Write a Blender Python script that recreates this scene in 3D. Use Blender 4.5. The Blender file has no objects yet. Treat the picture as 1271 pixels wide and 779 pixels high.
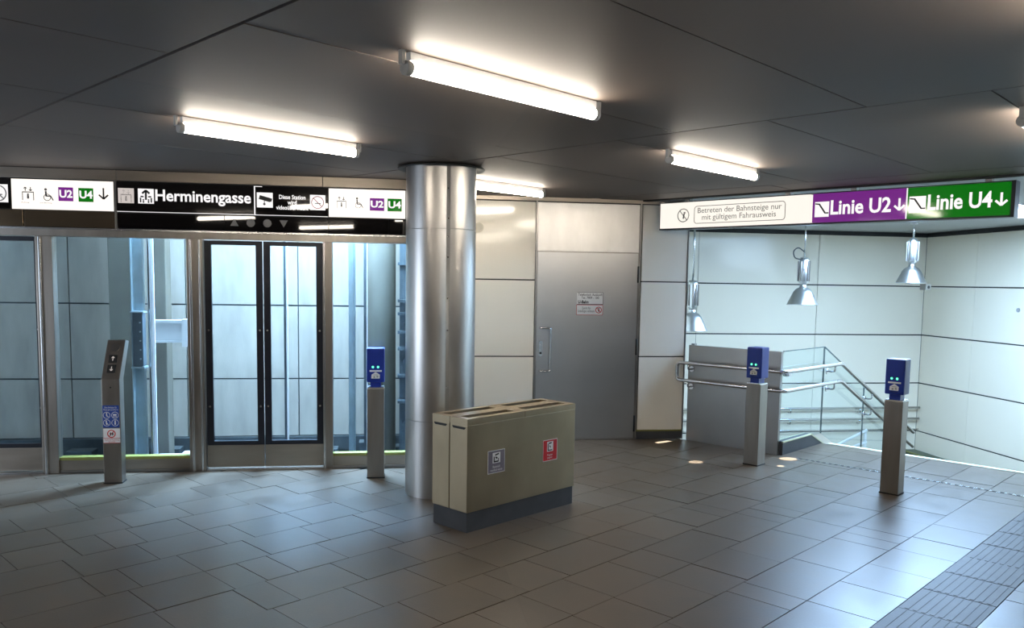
import bpy, bmesh, math, random
from mathutils import Matrix, Vector

# ------------------------------------------------------------------ camera
SC = bpy.context.scene
COL = SC.collection
cd = bpy.data.cameras.new('camera')
cam = bpy.data.objects.new('camera', cd)
COL.objects.link(cam)
cd.sensor_fit = 'HORIZONTAL'
cd.sensor_width = 36.0
cd.lens = 1017.34 / 1271 * 36.0
cd.shift_y = (439.22 - 389.5) / 1271
cd.clip_start = 0.05
cd.clip_end = 200
CAM = Vector((0, 0, 1.75))
pitch, roll, yaw = math.radians(5.102), math.radians(0.869), math.radians(-8.483)
F = Vector((0, math.cos(pitch), -math.sin(pitch)))
R0 = Vector((1, 0, 0))
U0 = R0.cross(F)
R = R0 * math.cos(roll) + U0 * math.sin(roll)
U = -R0 * math.sin(roll) + U0 * math.cos(roll)
Z = Matrix.Rotation(yaw, 3, 'Z')
R, U, F = Z @ R, Z @ U, Z @ F
M = Matrix.Identity(4)
for i in range(3):
    M[i][0], M[i][1], M[i][2], M[i][3] = R[i], U[i], -F[i], CAM[i]
cam.matrix_world = M
SC.camera = cam

# ------------------------------------------------------------------ world, lights, exposure
W = bpy.data.worlds.new('world')
SC.world = W
W.use_nodes = True
W.node_tree.nodes['Background'].inputs[0].default_value = (0.55, 0.7, 1.0, 1)
W.node_tree.nodes['Background'].inputs[1].default_value = 0.35
VS = SC.view_settings
VS.view_transform = 'Standard'
VS.look = 'None'
VS.gamma = 1
VS.use_curve_mapping = False
VS.exposure = 0.0
TUBE_POWER = 46.0          # emission of the fluorescent tubes
SKYLIGHT_POWER = 30.0      # emission of the daylight opening over the stairs


def area(name, loc, target, sx, sy, power, color):
    l = bpy.data.lights.new(name, 'AREA')
    l.shape = 'RECTANGLE'
    l.size, l.size_y, l.energy, l.color = sx, sy, power, color
    o = bpy.data.objects.new(name, l)
    COL.objects.link(o)
    o.location = loc
    o.rotation_euler = (Vector(target) - Vector(loc)).to_track_quat('-Z', 'Y').to_euler()
    return o


# daylight falling down the open lift shaft, and down the stairwell
area('shaft_daylight', (-0.60, 8.9, 4.3), (-0.7, 8.9, 0), 1.4, 1.2, 520, (0.62, 0.82, 1.0))
area('shaft_daylight_left', (-2.2, 8.7, 4.3), (-2.2, 8.6, 0), 0.5, 0.8, 22, (0.70, 0.85, 1.0))
area('shaft_daylight_low', (-0.70, 8.7, 3.1), (-1.3, 6.3, 0), 1.4, 0.7, 620, (0.36, 0.62, 1.0)).data.spread = math.radians(110)
area('stairs_daylight', (8.3, 7.2, 2.6), (5.9, 10.0, -0.6), 1.2, 1.2, 50, (0.55, 0.76, 1.0))
# added narrow spots under the stair ceiling, making the sun patches on the floor
def beam(name, src, dst, deg, power):
    l = bpy.data.lights.new(name, 'SPOT')
    l.spot_size, l.spot_blend, l.energy, l.color, l.shadow_soft_size = math.radians(deg), 0.25, power, (1.0, 0.97, 0.9), 0.004
    o = bpy.data.objects.new(name, l)
    COL.objects.link(o)
    o.location = src
    o.rotation_euler = (Vector(dst) - Vector(src)).to_track_quat('-Z', 'Y').to_euler()


beam('sun_patch_spot', (5.0, 9.60, 2.60), (3.00, 8.60, 0), 3.0, 7000)
beam('sun_patch_spot', (4.89, 8.26, 2.62), (2.98, 7.60, 0), 2.2, 5500)
beam('sun_patch_spot', (5.10, 7.75, 2.62), (3.75, 7.36, 0), 1.3, 5500)
beam('sun_patch_spot', (5.58, 7.60, 2.62), (3.98, 7.66, 0), 3.0, 5500)
# daylight from the street entrances behind and to the left of the camera
area('entrance_daylight', (2.2, -1.9, 1.3), (2.0, 6, 1.2), 2.6, 2.0, 24, (0.60, 0.83, 1.0))
area('side_entrance_daylight', (-5.0, 5.6, 1.3), (1, 5.6, 1.0), 2.0, 1.8, 60, (0.70, 0.83, 1.0))


# ------------------------------------------------------------------ materials
def nt(name):
    m = bpy.data.materials.new(name)
    m.use_nodes = True
    t = m.node_tree
    return m, t, t.nodes['Principled BSDF'], t.links


def col4(c):
    return (c[0], c[1], c[2], 1)


def surf(name, c, rough=0.5, metal=0.0, var=0.12, scale=6.0, stretch=(1, 1, 1), bump=0.0, bscale=60.0,
         rvar=0.0, rand=0.0, coat=0.0, c2=None, detail=5.0):
    """procedural surface: a base colour mottled by noise, optional per-object shift, bump and roughness wear"""
    m, t, p, L = nt(name)
    N = t.nodes
    tc = N.new('ShaderNodeTexCoord')
    mp = N.new('ShaderNodeMapping')
    mp.inputs['Scale'].default_value = stretch
    L.new(tc.outputs['Object'], mp.inputs['Vector'])
    vec = mp.outputs['Vector']
    if rand:
        oi = N.new('ShaderNodeObjectInfo')
        ad = N.new('ShaderNodeVectorMath')
        ad.operation = 'ADD'
        L.new(vec, ad.inputs[0])
        mul = N.new('ShaderNodeMath')
        mul.operation = 'MULTIPLY'
        mul.inputs[1].default_value = 37.0
        L.new(oi.outputs['Random'], mul.inputs[0])
        L.new(mul.outputs[0], ad.inputs[1])
        vec = ad.outputs[0]
    no = N.new('ShaderNodeTexNoise')
    no.inputs['Scale'].default_value = scale
    no.inputs['Detail'].default_value = detail
    L.new(vec, no.inputs['Vector'])
    cr = N.new('ShaderNodeValToRGB')
    cr.color_ramp.elements[0].position = 0.3
    cr.color_ramp.elements[1].position = 0.7
    d = c2 if c2 else [x * (1 - var) for x in c]
    e = c if c2 else [min(1, x * (1 + var)) for x in c]
    cr.color_ramp.elements[0].color = col4(d)
    cr.color_ramp.elements[1].color = col4(e)
    L.new(no.outputs['Fac'], cr.inputs['Fac'])
    out = cr.outputs['Color']
    if rand:
        hs = N.new('ShaderNodeHueSaturation')
        mr = N.new('ShaderNodeMapRange')
        mr.inputs['To Min'].default_value = 1 - rand
        mr.inputs['To Max'].default_value = 1 + rand
        L.new(oi.outputs['Random'], mr.inputs['Value'])
        L.new(mr.outputs[0], hs.inputs['Value'])
        L.new(out, hs.inputs['Color'])
        out = hs.outputs['Color']
    L.new(out, p.inputs['Base Color'])
    p.inputs['Metallic'].default_value = metal
    p.inputs['Roughness'].default_value = rough
    if coat:
        p.inputs['Coat Weight'].default_value = coat
        p.inputs['Coat Roughness'].default_value = 0.08
    if rvar:
        m2 = N.new('ShaderNodeMapRange')
        m2.inputs['To Min'].default_value = max(0.02, rough - rvar)
        m2.inputs['To Max'].default_value = rough + rvar
        L.new(no.outputs['Fac'], m2.inputs['Value'])
        L.new(m2.outputs[0], p.inputs['Roughness'])
    if bump:
        n2 = N.new('ShaderNodeTexNoise')
        n2.inputs['Scale'].default_value = bscale
        n2.inputs['Detail'].default_value = 3
        L.new(vec, n2.inputs['Vector'])
        bp = N.new('ShaderNodeBump')
        bp.inputs['Strength'].default_value = bump
        bp.inputs['Distance'].default_value = 0.004
        L.new(n2.outputs['Fac'], bp.inputs['Height'])
        L.new(bp.outputs['Normal'], p.inputs['Normal'])
    return m


def glow(name, c, s, rough=0.15, base=(0.02, 0.02, 0.02)):
    m, t, p, L = nt(name)
    p.inputs['Base Color'].default_value = col4(base)
    p.inputs['Roughness'].default_value = rough
    p.inputs['Emission Color'].default_value = col4(c)
    p.inputs['Emission Strength'].default_value = s
    return m


def glass(name, tint, ior=1.45, fmax=1.0):
    m, t, p, L = nt(name)
    N = t.nodes
    N.remove(p)
    out = N['Material Output']
    tr = N.new('ShaderNodeBsdfTransparent')
    tr.inputs[0].default_value = col4(tint)
    gl = N.new('ShaderNodeBsdfGlossy')
    gl.inputs['Roughness'].default_value = 0.02
    gl.inputs['Color'].default_value = (0.9, 0.95, 1, 1)
    fr = N.new('ShaderNodeFresnel')
    fr.inputs['IOR'].default_value = ior
    mx = N.new('ShaderNodeMixShader')
    ge = N.new('ShaderNodeNewGeometry')
    sb = N.new('ShaderNodeMath')
    sb.operation = 'SUBTRACT'
    sb.inputs[0].default_value = 1.0
    ml = N.new('ShaderNodeMath')
    ml.operation = 'MULTIPLY'
    L.new(ge.outputs['Backfacing'], sb.inputs[1])
    L.new(sb.outputs[0], ml.inputs[0])
    L.new(fr.outputs[0], ml.inputs[1])
    L.new(ml.outputs[0], mx.inputs[0])
    L.new(tr.outputs[0], mx.inputs[1])
    L.new(gl.outputs[0], mx.inputs[2])
    L.new(mx.outputs[0], out.inputs['Surface'])
    return m


STEEL = surf('brushed_steel', (0.50, 0.48, 0.45), 0.34, 1.0, 0.08, 2.0, (30, 30, 1), 0.05, 40, 0.06)
COLSTEEL = surf('column_steel', (0.62, 0.60, 0.58), 0.36, 1.0, 0.10, 1.6, (3, 3, 1.2), 0.03, 30, 0.07)
DOORSTEEL = surf('door_steel', (0.50, 0.49, 0.485), 0.33, 1.0, 0.05, 1.5, (1, 1, 1.5), 0.03, 30, 0.05)
BINSTEEL = surf('bin_steel', (0.42, 0.335, 0.22), 0.42, 1.0, 0.12, 3.0, (1, 1, 0.7), 0.04, 30, 0.08)
PARASTEEL = surf('parapet_steel', (0.34, 0.32, 0.30), 0.33, 1.0, 0.07, 2.0, (1, 1, 1), 0.03, 40, 0.05)
POSTSTEEL = surf('post_steel', (0.34, 0.305, 0.27), 0.38, 1.0, 0.10, 2.0, (8, 8, 1), 0.03, 40, 0.06)
HEADSTEEL = surf('header_steel', (0.33, 0.285, 0.24), 0.40, 1.0, 0.12, 1.5, (1, 1, 6), 0.03, 30, 0.06)
RAILSTEEL = surf('rail_steel', (0.66, 0.66, 0.66), 0.25, 1.0, 0.04, 5)
BRONZE = surf('bronze_panel', (0.24, 0.18, 0.12), 0.2, 0.9, 0.25, 1.2)
DARKFRAME = surf('dark_frame', (0.018, 0.020, 0.028), 0.35, 0.3, 0.15, 8)
BLACKGLOSS = surf('black_gloss', (0.006, 0.005, 0.005), 0.025, 0.0, 0.2, 3)
BLACK = surf('black_matt', (0.01, 0.01, 0.01), 0.6, 0.0, 0.2, 8)
GASKET = surf('gasket', (0.02, 0.02, 0.02), 0.7, 0.0, 0.2, 8)
LIME = surf('lime_strip', (0.21, 0.21, 0.045), 0.5, 0.0, 0.12, 10)
CREAM = surf('cream_enamel', (0.83, 0.79, 0.70), 0.13, 0.0, 0.025, 1.2, rand=0.02, coat=0.4)
WHITE_E = surf('white_enamel', (0.82, 0.745, 0.60), 0.26, 0.0, 0.02, 1.0, rand=0.02, coat=0.3)
SKIRT = surf('dark_skirting', (0.05, 0.052, 0.058), 0.5, 0.0, 0.15, 8)
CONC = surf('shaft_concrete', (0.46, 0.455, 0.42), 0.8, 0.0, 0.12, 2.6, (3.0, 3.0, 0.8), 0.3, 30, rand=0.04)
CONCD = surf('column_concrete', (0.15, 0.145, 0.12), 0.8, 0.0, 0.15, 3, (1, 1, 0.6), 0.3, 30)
TILE = surf('stone_tile', (0.098, 0.073, 0.050), 0.34, 0.0, 0.17, 5.0, bump=0.12, bscale=120, rvar=0.10, rand=0.10)
TILED = surf('tactile_tile', (0.048, 0.037, 0.027), 0.5, 0.0, 0.2, 6.0, bump=0.2, bscale=100, rand=0.08)
GROUT = surf('tile_bed', (0.045, 0.038, 0.030), 0.8, 0.0, 0.2, 10)
CEIL = surf('ceiling_board', (0.118, 0.092, 0.077), 0.60, 0.0, 0.10, 0.9, rand=0.05, rvar=0.06)
CEILG = surf('ceiling_gap', (0.01, 0.01, 0.01), 0.9, 0.0, 0.1, 5)
STCEIL = surf('stair_ceiling', (0.42, 0.43, 0.42), 0.5, 0.0, 0.06, 1.0)
DULL = surf('dull_wall', (0.22, 0.20, 0.18), 0.5, 0.0, 0.08, 1.0)
GALV = surf('galvanised_steel', (0.42, 0.52, 0.56), 0.45, 0.7, 0.15, 6)
DARKSTEEL = surf('dark_steelwork', (0.10, 0.13, 0.15), 0.5, 0.5, 0.2, 6)
WHITEP = surf('white_paint', (0.75, 0.76, 0.76), 0.4, 0.0, 0.03, 4)
BLUE = surf('blue_plastic', (0.008, 0.030, 0.27), 0.30, 0.0, 0.10, 6)
STICKW = surf('sticker_white', (0.72, 0.72, 0.72), 0.4, 0.0, 0.02, 20)
STICKG = surf('sticker_grey', (0.17, 0.15, 0.19), 0.4, 0.0, 0.05, 20)
STICKR = surf('sticker_red', (0.50, 0.018, 0.025), 0.35, 0.0, 0.05, 20)
STICKB = surf('sticker_blue', (0.015, 0.06, 0.30), 0.4, 0.0, 0.05, 20)
REDP = surf('red_print', (0.50, 0.03, 0.03), 0.5, 0.0, 0.03, 20)
INK = surf('black_print', (0.012, 0.012, 0.012), 0.5, 0.0, 0.1, 20)
GREYP = surf('grey_print', (0.16, 0.15, 0.15), 0.4, 0.0, 0.05, 20)
LGREY = surf('light_grey_print', (0.30, 0.30, 0.30), 0.4, 0.0, 0.05, 20)
PINKP = surf('pale_red_print', (0.40, 0.13, 0.15), 0.5, 0.0, 0.05, 20)
ALU = surf('spun_aluminium', (0.78, 0.79, 0.80), 0.28, 1.0, 0.04, 10)
LAMPIN = surf('lamp_inner', (0.8, 0.8, 0.8), 0.3, 0.5, 0.03, 10)
ENDCAP = surf('tube_cap', (0.45, 0.45, 0.44), 0.3, 0.1, 0.05, 10)
TUBE = glow('tube_light', (1.0, 0.90, 0.76), TUBE_POWER)
SKYG = glow('skylight_pane', (0.43, 0.67, 1.0), SKYLIGHT_POWER)
SIGNW = glow('sign_white', (1.0, 0.93, 0.86), 1.15)
SIGNWR = glow('sign_white_stairs', (1.0, 0.95, 0.86), 1.0, 0.5)
LETTERW = glow('letter_white', (1.0, 0.97, 0.97), 1.0)
SIGNP = glow('sign_purple', (0.15, 0.018, 0.20), 1.0, 0.08, (0.08, 0.01, 0.10))
SIGNG = glow('sign_green', (0.004, 0.13, 0.006), 1.0, 0.08, (0.002, 0.07, 0.002))
LED = glow('green_led', (0.10, 1.0, 0.35), 3.0)
DIMWHITE = glow('sign_white_dim', (0.80, 0.72, 0.68), 0.75)
GL = glass('lift_glass', (0.90, 0.94, 0.96))
GLB = glass('balustrade_glass', (0.90, 0.95, 0.95))
GEDGE = surf('glass_edge', (0.06, 0.10, 0.10), 0.2, 0.0, 0.1, 10)


TILE.node_tree.nodes['Principled BSDF'].inputs['Specular IOR Level'].default_value = 0.55

# ------------------------------------------------------------------ mesh helpers
class MB:
    def __init__(s):
        s.v, s.f, s.s = [], [], []

    def box(s, x0, x1, y0, y1, z0, z1):
        n = len(s.v)
        s.v += [(x0, y0, z0), (x1, y0, z0), (x1, y1, z0), (x0, y1, z0), (x0, y0, z1), (x1, y0, z1), (x1, y1, z1), (x0, y1, z1)]
        for q in ((3, 2, 1, 0), (4, 5, 6, 7), (0, 1, 5, 4), (1, 2, 6, 5), (2, 3, 7, 6), (3, 0, 4, 7)):
            s.f.append([n + k for k in q]); s.s.append(False)
        return s

    def prism(s, poly, lo, hi, axis='z'):
        """extrude an anticlockwise polygon; axis z: (x,y) polygon, axis y: (x,z) polygon, axis x: (y,z) polygon"""
        k = len(poly); n = len(s.v)
        mk = {'z': lambda p, h: (p[0], p[1], h), 'y': lambda p, h: (p[0], h, p[1]), 'x': lambda p, h: (h, p[0], p[1])}[axis]
        s.v += [mk(p, lo) for p in poly] + [mk(p, hi) for p in poly]
        s.f.append([n + i for i in range(k)][::-1]); s.f.append([n + k + i for i in range(k)]); s.s += [False, False]
        for i in range(k):
            j = (i + 1) % k
            s.f.append([n + i, n + j, n + k + j, n + k + i]); s.s.append(k > 14)
        return s

    def lathe(s, prof, cx=0, cy=0, n=32, z=0):
        b = len(s.v)
        for r, h in prof:
            for i in range(n):
                a = 2 * math.pi * i / n
                s.v.append((cx + r * math.cos(a), cy + r * math.sin(a), z + h))
        for k in range(len(prof) - 1):
            for i in range(n):
                j = (i + 1) % n
                s.f.append([b + k * n + i, b + k * n + j, b + (k + 1) * n + j, b + (k + 1) * n + i]); s.s.append(True)
        s.f.append([b + i for i in range(n)][::-1]); s.s.append(False)
        m = b + (len(prof) - 1) * n
        s.f.append([m + i for i in range(n)]); s.s.append(False)
        return s

    def tube(s, pts, r, n=12):
        pts = [Vector(p) for p in pts]
        b = len(s.v)
        prev = None
        for i, p in enumerate(pts):
            d = (pts[min(i + 1, len(pts) - 1)] - pts[max(i - 1, 0)]).normalized()
            if prev is None:
                u = d.orthogonal().normalized()
            else:
                u = (prev - d * prev.dot(d)).normalized()
            prev = u
            w = d.cross(u)
            for k in range(n):
                a = 2 * math.pi * k / n
                s.v.append(tuple(p + u * (r * math.cos(a)) + w * (r * math.sin(a))))
        for i in range(len(pts) - 1):
            for k in range(n):
                j = (k + 1) % n
                s.f.append([b + i * n + k, b + i * n + j, b + (i + 1) * n + j, b + (i + 1) * n + k]); s.s.append(True)
        s.f.append([b + k for k in range(n)][::-1]); s.s.append(False)
        m = b + (len(pts) - 1) * n
        s.f.append([m + k for k in range(n)]); s.s.append(False)
        return s

    def build(s, name, mat, parent=None, bevel=0.0, loc=None):
        me = bpy.data.meshes.new(name)
        me.from_pydata(s.v, [], s.f)
        me.polygons.foreach_set('use_smooth', s.s)
        bm = bmesh.new(); bm.from_mesh(me)
        bmesh.ops.recalc_face_normals(bm, faces=bm.faces)
        if bevel:
            bmesh.ops.bevel(bm, geom=bm.edges[:], offset=bevel, segments=2, affect='EDGES', profile=0.6)
        bm.to_mesh(me); bm.free()
        me.materials.append(mat)
        o = bpy.data.objects.new(name, me)
        COL.objects.link(o)
        if parent: o.parent = parent
        if loc: o.location = loc
        return o


def fillet(pts, r, k=5):
    """round the corners of a path"""
    P = [Vector(p) for p in pts]
    out = [P[0]]
    for i in range(1, len(P) - 1):
        a, b = (P[i - 1] - P[i]), (P[i + 1] - P[i])
        d = min(r, a.length * 0.45, b.length * 0.45)
        A, B = P[i] + a.normalized() * d, P[i] + b.normalized() * d
        for j in range(k + 1):
            t = j / k
            out.append(A * (1 - t) ** 2 + P[i] * 2 * t * (1 - t) + B * t * t)
    out.append(P[-1])
    return out


def bx(name, mat, parent, *c, bevel=0.0):
    return MB().box(*c).build(name, mat, parent, bevel)


def tag(o, label=None, cat=None, group=None, kind=None):
    for k, v in (('label', label), ('category', cat), ('group', group), ('kind', kind)):
        if v: o[k] = v
    return o


def thing(name, label, cat, loc=(0, 0, 0), rz=0.0, group=None):
    o = bpy.data.objects.new(name, None)
    o.empty_display_size = 0.1
    COL.objects.link(o)
    o.location = loc
    o.rotation_euler = (0, 0, rz)
    return tag(o, label, cat, group)


def setting(name, label, cat, loc=(0, 0, 0), rz=0.0):
    return tag(thing(name, label, cat, loc, rz), kind='structure')


def plate(name, mat, parent, polys, y, t=0.0015):
    """flat print on a face looking towards local -y: polygons in (x,z), front at y"""
    m = MB()
    for p in polys:
        m.prism(p, y, y + t, 'y')
    return m.build(name, mat, parent)


def rect(x0, x1, z0, z1):
    return [(x0, z0), (x1, z0), (x1, z1), (x0, z1)]


def disc(cx, cz, r, n=20):
    return [(cx + r * math.cos(2 * math.pi * i / n), cz + r * math.sin(2 * math.pi * i / n)) for i in range(n)]


def ring(cx, cz, r, w, n=22):
    out = []
    for i in range(n):
        a, b = 2 * math.pi * i / n, 2 * math.pi * (i + 1) / n
        out.append([(cx + (r - w) * math.cos(a), cz + (r - w) * math.sin(a)), (cx + r * math.cos(a), cz + r * math.sin(a)),
                    (cx + r * math.cos(b), cz + r * math.sin(b)), (cx + (r - w) * math.cos(b), cz + (r - w) * math.sin(b))])
    return out


def bar(x0, z0, x1, z1, w):
    d = Vector((x1 - x0, z1 - z0)).normalized() * (w / 2)
    return [(x0 - d.y, z0 + d.x), (x0 + d.y, z0 - d.x), (x1 + d.y, z1 - d.x), (x1 - d.y, z1 + d.x)]


def roundframe(x0, x1, z0, z1, w, r):
    pts = []
    for cx, cz, a0 in ((x1 - r, z1 - r, 0), (x0 + r, z1 - r, 90), (x0 + r, z0 + r, 180), (x1 - r, z0 + r, 270)):
        for k in range(5):
            a = math.radians(a0 + k * 22.5)
            pts.append((cx + r * math.cos(a), cz + r * math.sin(a)))
    return [bar(*pts[i], *pts[(i + 1) % len(pts)], w) for i in range(len(pts))]


def downarrow(cx, cz, h, w, t):
    s = h / 2
    return [bar(cx, cz + s, cx, cz - s, t), bar(cx - w / 2, cz - s + w / 2, cx, cz - s + t * 0.2, t), bar(cx + w / 2, cz - s + w / 2, cx, cz - s + t * 0.2, t)]


def uparrow(cx, cz, h, w, t):
    s = h / 2
    return [bar(cx, cz - s, cx, cz + s, t), bar(cx - w / 2, cz + s - w / 2, cx, cz + s - t * 0.2, t), bar(cx + w / 2, cz + s - w / 2, cx, cz + s - t * 0.2, t)]


def letters(txt, mat, parent, x0, x1, z0, z1, y, bold=0.03, name='lettering', t=0.0015):
    """words standing on a face looking to local -y, fitted into x0..x1, z0..z1"""
    cu = bpy.data.curves.new('words', 'FONT')
    cu.body = txt
    cu.offset = bold
    cu.resolution_u = 3
    cu.align_x = 'CENTER'
    cu.space_line = 0.9
    tmp = bpy.data.objects.new('words', cu)
    COL.objects.link(tmp)
    bpy.context.view_layer.update()
    me = bpy.data.meshes.new_from_object(tmp.evaluated_get(bpy.context.evaluated_depsgraph_get()))
    bpy.data.objects.remove(tmp)
    xs = [v.co.x for v in me.vertices]; ys = [v.co.y for v in me.vertices]
    sx = (x1 - x0) / (max(xs) - min(xs)); sy = (z1 - z0) / (max(ys) - min(ys))
    mx, my = min(xs), min(ys)
    for v in me.vertices:
        v.co = (x0 + (v.co.x - mx) * sx, y, z0 + (v.co.y - my) * sy)
    me.materials.clear()
    me.materials.append(mat)
    me.name = name
    o = bpy.data.objects.new(name, me)
    COL.objects.link(o)
    o.parent = parent
    return o


def clip(poly, planes):
    """clip polygon by half planes (nx,ny,d): keep nx*x+ny*y<=d"""
    for nx, ny, d in planes:
        out = []
        for i in range(len(poly)):
            p, q = poly[i], poly[(i + 1) % len(poly)]
            a, b = nx * p[0] + ny * p[1] - d, nx * q[0] + ny * q[1] - d
            if a <= 0: out.append(p)
            if (a < 0 < b) or (b < 0 < a):
                t = a / (a - b)
                out.append((p[0] + (q[0] - p[0]) * t, p[1] + (q[1] - p[1]) * t))
        poly = out
        if len(poly) < 3: return []
    return poly


def parea(p):
    return 0.5 * sum(p[i][0] * p[(i + 1) % len(p)][1] - p[(i + 1) % len(p)][0] * p[i][1] for i in range(len(p)))


def px(p):
    v = Vector(p) - CAM
    z = v.dot(F)
    if z < 0.2: return None
    return (635.5 + 1017.34 * v.dot(R) / z, 439.22 - 1017.34 * v.dot(U) / z)


# the paving, the ceiling grid, the stairs and the bin lie at an angle to the walls
T = math.radians(37.34)
AX, AY = -math.sin(T), math.cos(T)
BX, BY = math.cos(T), math.sin(T)


def w2(b, a):
    return (a * AX + b * BX, a * AY + b * BY)


def bplane(d, sign=1):
    return (sign * BX, sign * BY, sign * d)


def aplane(d, sign=1):
    return (sign * AX, sign * AY, sign * d)


XL, XR, YB = -5.2, 9.05, -2.0
EB = 8.90      # b of the top step's nosing
GB = 7.91      # b of the drain slot
R1 = [(-1, 0, -XL), (1, 0, 0.70), (0, -1, -YB), (0, 1, 7.60)]
R2 = [(-1, 0, -0.70), (1, 0, XR), (0, -1, -YB), (0, 1, 8.80), bplane(GB)]
R3 = [(1, 0, XR), bplane(GB, -1), bplane(EB), aplane(3.80)]

# ------------------------------------------------------------------ floor
floor = setting('floor', 'brown-grey stone paved station floor', 'floor')
big = [(-9, -9), (14, -9), (14, 16), (-9, 16)]
fb = MB()
for reg in (R1, R2, R3):
    fb.prism(clip(big, reg), -0.30, -0.012)
fb.build('tile_bed', GROUT, floor)
rnd = random.Random(4)
tiles = []
RW = 0.3875
GAP = 0.0025
k = -9
shared = {}
while k < 26:
    a0 = 1.12 + k * RW
    b = -3.0 + rnd.choice((0, .17, .3, .42))
    tact = (k == 0)
    while b < EB:
        ln = rnd.choice((.44, .44, .36, .20, .62)) if not tact else 0.40
        b1 = b + ln
        for nm, reg in (('a', R1), ('b', R2), ('c', R3)):
            lo, hi = b, min(b1, EB)
            q = [w2(lo + GAP, a0 + GAP), w2(hi - GAP, a0 + GAP), w2(hi - GAP, a0 + RW - GAP), w2(lo + GAP, a0 + RW - GAP)]
            if hi - lo < 0.03: continue
            c = clip(q, reg)
            if len(c) < 3 or abs(parea(c)) < 0.004: continue
            full = abs(abs(parea(c)) - abs(parea(q))) < 1e-5
            cx, cy = sum(p[0] for p in c) / len(c), sum(p[1] for p in c) / len(c)
            s = [px((p[0], p[1], 0)) for p in c]
            size = -1
            if all(s):
                mx, my = sum(p[0] for p in s) / len(s), sum(p[1] for p in s) / len(s)
                if -40 < mx < 1311 and my < 840: size = abs(parea(s))
            tiles.append((size, full, hi - lo, tact, c, cx, cy, lo, a0))
        b = b1
    k += 1
tiles.sort(key=lambda t: -t[0])
restA, restB = MB(), MB()
for i, (size, full, ln, tact, c, cx, cy, lo, a0) in enumerate(tiles):
    mat = TILED if tact else TILE
    dz = rnd.uniform(-0.0012, 0.0012)
    if i >= 298 or size < 0:
        (restB if tact else restA).prism(c if parea(c) > 0 else c[::-1], -0.012, dz)
        continue
    if full:
        key = (round(ln, 3), tact)
        if key not in shared:
            m = MB()
            h = RW - 2 * GAP
            l2 = ln - 2 * GAP
            m.prism([(0, 0), (l2, 0), (l2, h), (0, h)], -0.012, 0)
            if tact:
                for r in range(8):
                    y = 0.03 + r * 0.043
                    m.box(0.01, l2 - 0.01, y, y + 0.022, 0, 0.002)
            o = m.build('floor_tile', mat, floor)
            shared[key] = o.data
        else:
            o = bpy.data.objects.new('floor_tile', shared[key])
            COL.objects.link(o)
            o.parent = floor
        o.location = (*w2(lo + GAP, a0 + GAP), dz)
        o.rotation_euler = (0, 0, T)
    else:
        MB().prism([(p[0] - cx, p[1] - cy) for p in (c if parea(c) > 0 else c[::-1])], -0.012, 0).build('floor_tile', mat, floor, loc=(cx, cy, dz))
tag(restA.build('distant_tiles', TILE, floor), kind='stuff')
tag(restB.build('distant_tactile_tiles', TILED, floor), kind='stuff')
# drain slot in front of the stairs: dark channel with bright studs
m = MB(); m2 = MB()
a = -1.2
while a < 3.62:
    p = clip([w2(GB - 0.014, a), w2(GB + 0.014, a), w2(GB + 0.014, a + 0.03), w2(GB - 0.014, a + 0.03)], [(1, 0, XR - 0.02)])
    if p: (m if int(round(a / 0.03)) % 2 else m2).prism(p, 0.0, 0.003)
    a += 0.03
tag(m.build('drain_slot', BLACK, floor), kind='stuff')
tag(m2.build('drain_bars', RAILSTEEL, floor), kind='stuff')
# pale nosing along the top step
p = clip([w2(EB - 0.0, -3.2), w2(EB + 0.07, -3.2), w2(EB + 0.07, 3.74), w2(EB, 3.74)], [(1, 0, XR - 0.01)])
MB().prism(p, -0.05, 0.004).build('step_nosing', surf('pale_nosing', (0.66, 0.66, 0.48), 0.5), floor)

# ------------------------------------------------------------------ ceiling
ceil = setting('ceiling', 'dark brown-grey boarded ceiling', 'ceiling')
CE = 7.50
C1 = [(-1, 0, -XL), (1, 0, 0.70), (0, -1, -YB), (0, 1, 7.60)]
C2 = [(-1, 0, -0.70), (1, 0, XR), (0, -1, -YB), (0, 1, 8.80), bplane(CE)]
cb = MB()
for reg in (C1, C2):
    cb.prism(clip(big, reg), 2.665, 2.76)
cb.build('ceiling_backing', CEILG, ceil)
bays = [(-4.06, -1.29, [-2, -.9, .2, 1.1, 2.2, 3.40, 4.55, 5.7, 6.85, 8.0]),
        (-1.29, 1.48, [-5, -3.5, -2.2, -1.1, 0.0, 1.1, 2.25, 3.40, 4.55, 5.7, 6.85, 8.0, 9.2]),
        (1.48, 4.27, [-5, -3.8, -2.8, -1.7, -.58, .55, 1.68, 2.80, 4.0, 4.72, 5.8, 7.0, 8.2]),
        (4.27, 7.03, [-5, -4.2, -3.2, -2.1, -1.05, .03, 1.12, 2.22, 3.24, 4.33, 5.46, 6.5, 7.6]),
        (7.03, CE, [-4.4, -2.4, -.4, 1.6, 3.6, 5.6, 7.6])]
for b0, b1, js in bays:
    g = 0.012 if b1 < 2 else 0.007
    for a0, a1 in zip(js, js[1:]):
        q = [w2(b0 + 0.007, a0 + 0.004), w2(b1 - g, a0 + 0.004), w2(b1 - g, a1 - 0.004), w2(b0 + 0.007, a1 - 0.004)]
        for reg in (C1, C2):
            c = clip(q, reg)
            if len(c) < 3 or abs(parea(c)) < 0.02: continue
            cx, cy = sum(p[0] for p in c) / len(c), sum(p[1] for p in c) / len(c)
            MB().prism([(p[0] - cx, p[1] - cy) for p in c], 2.65, 2.667).build('ceiling_panel', CEIL, ceil, loc=(cx, cy, rnd.uniform(-.001, .001)))
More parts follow.
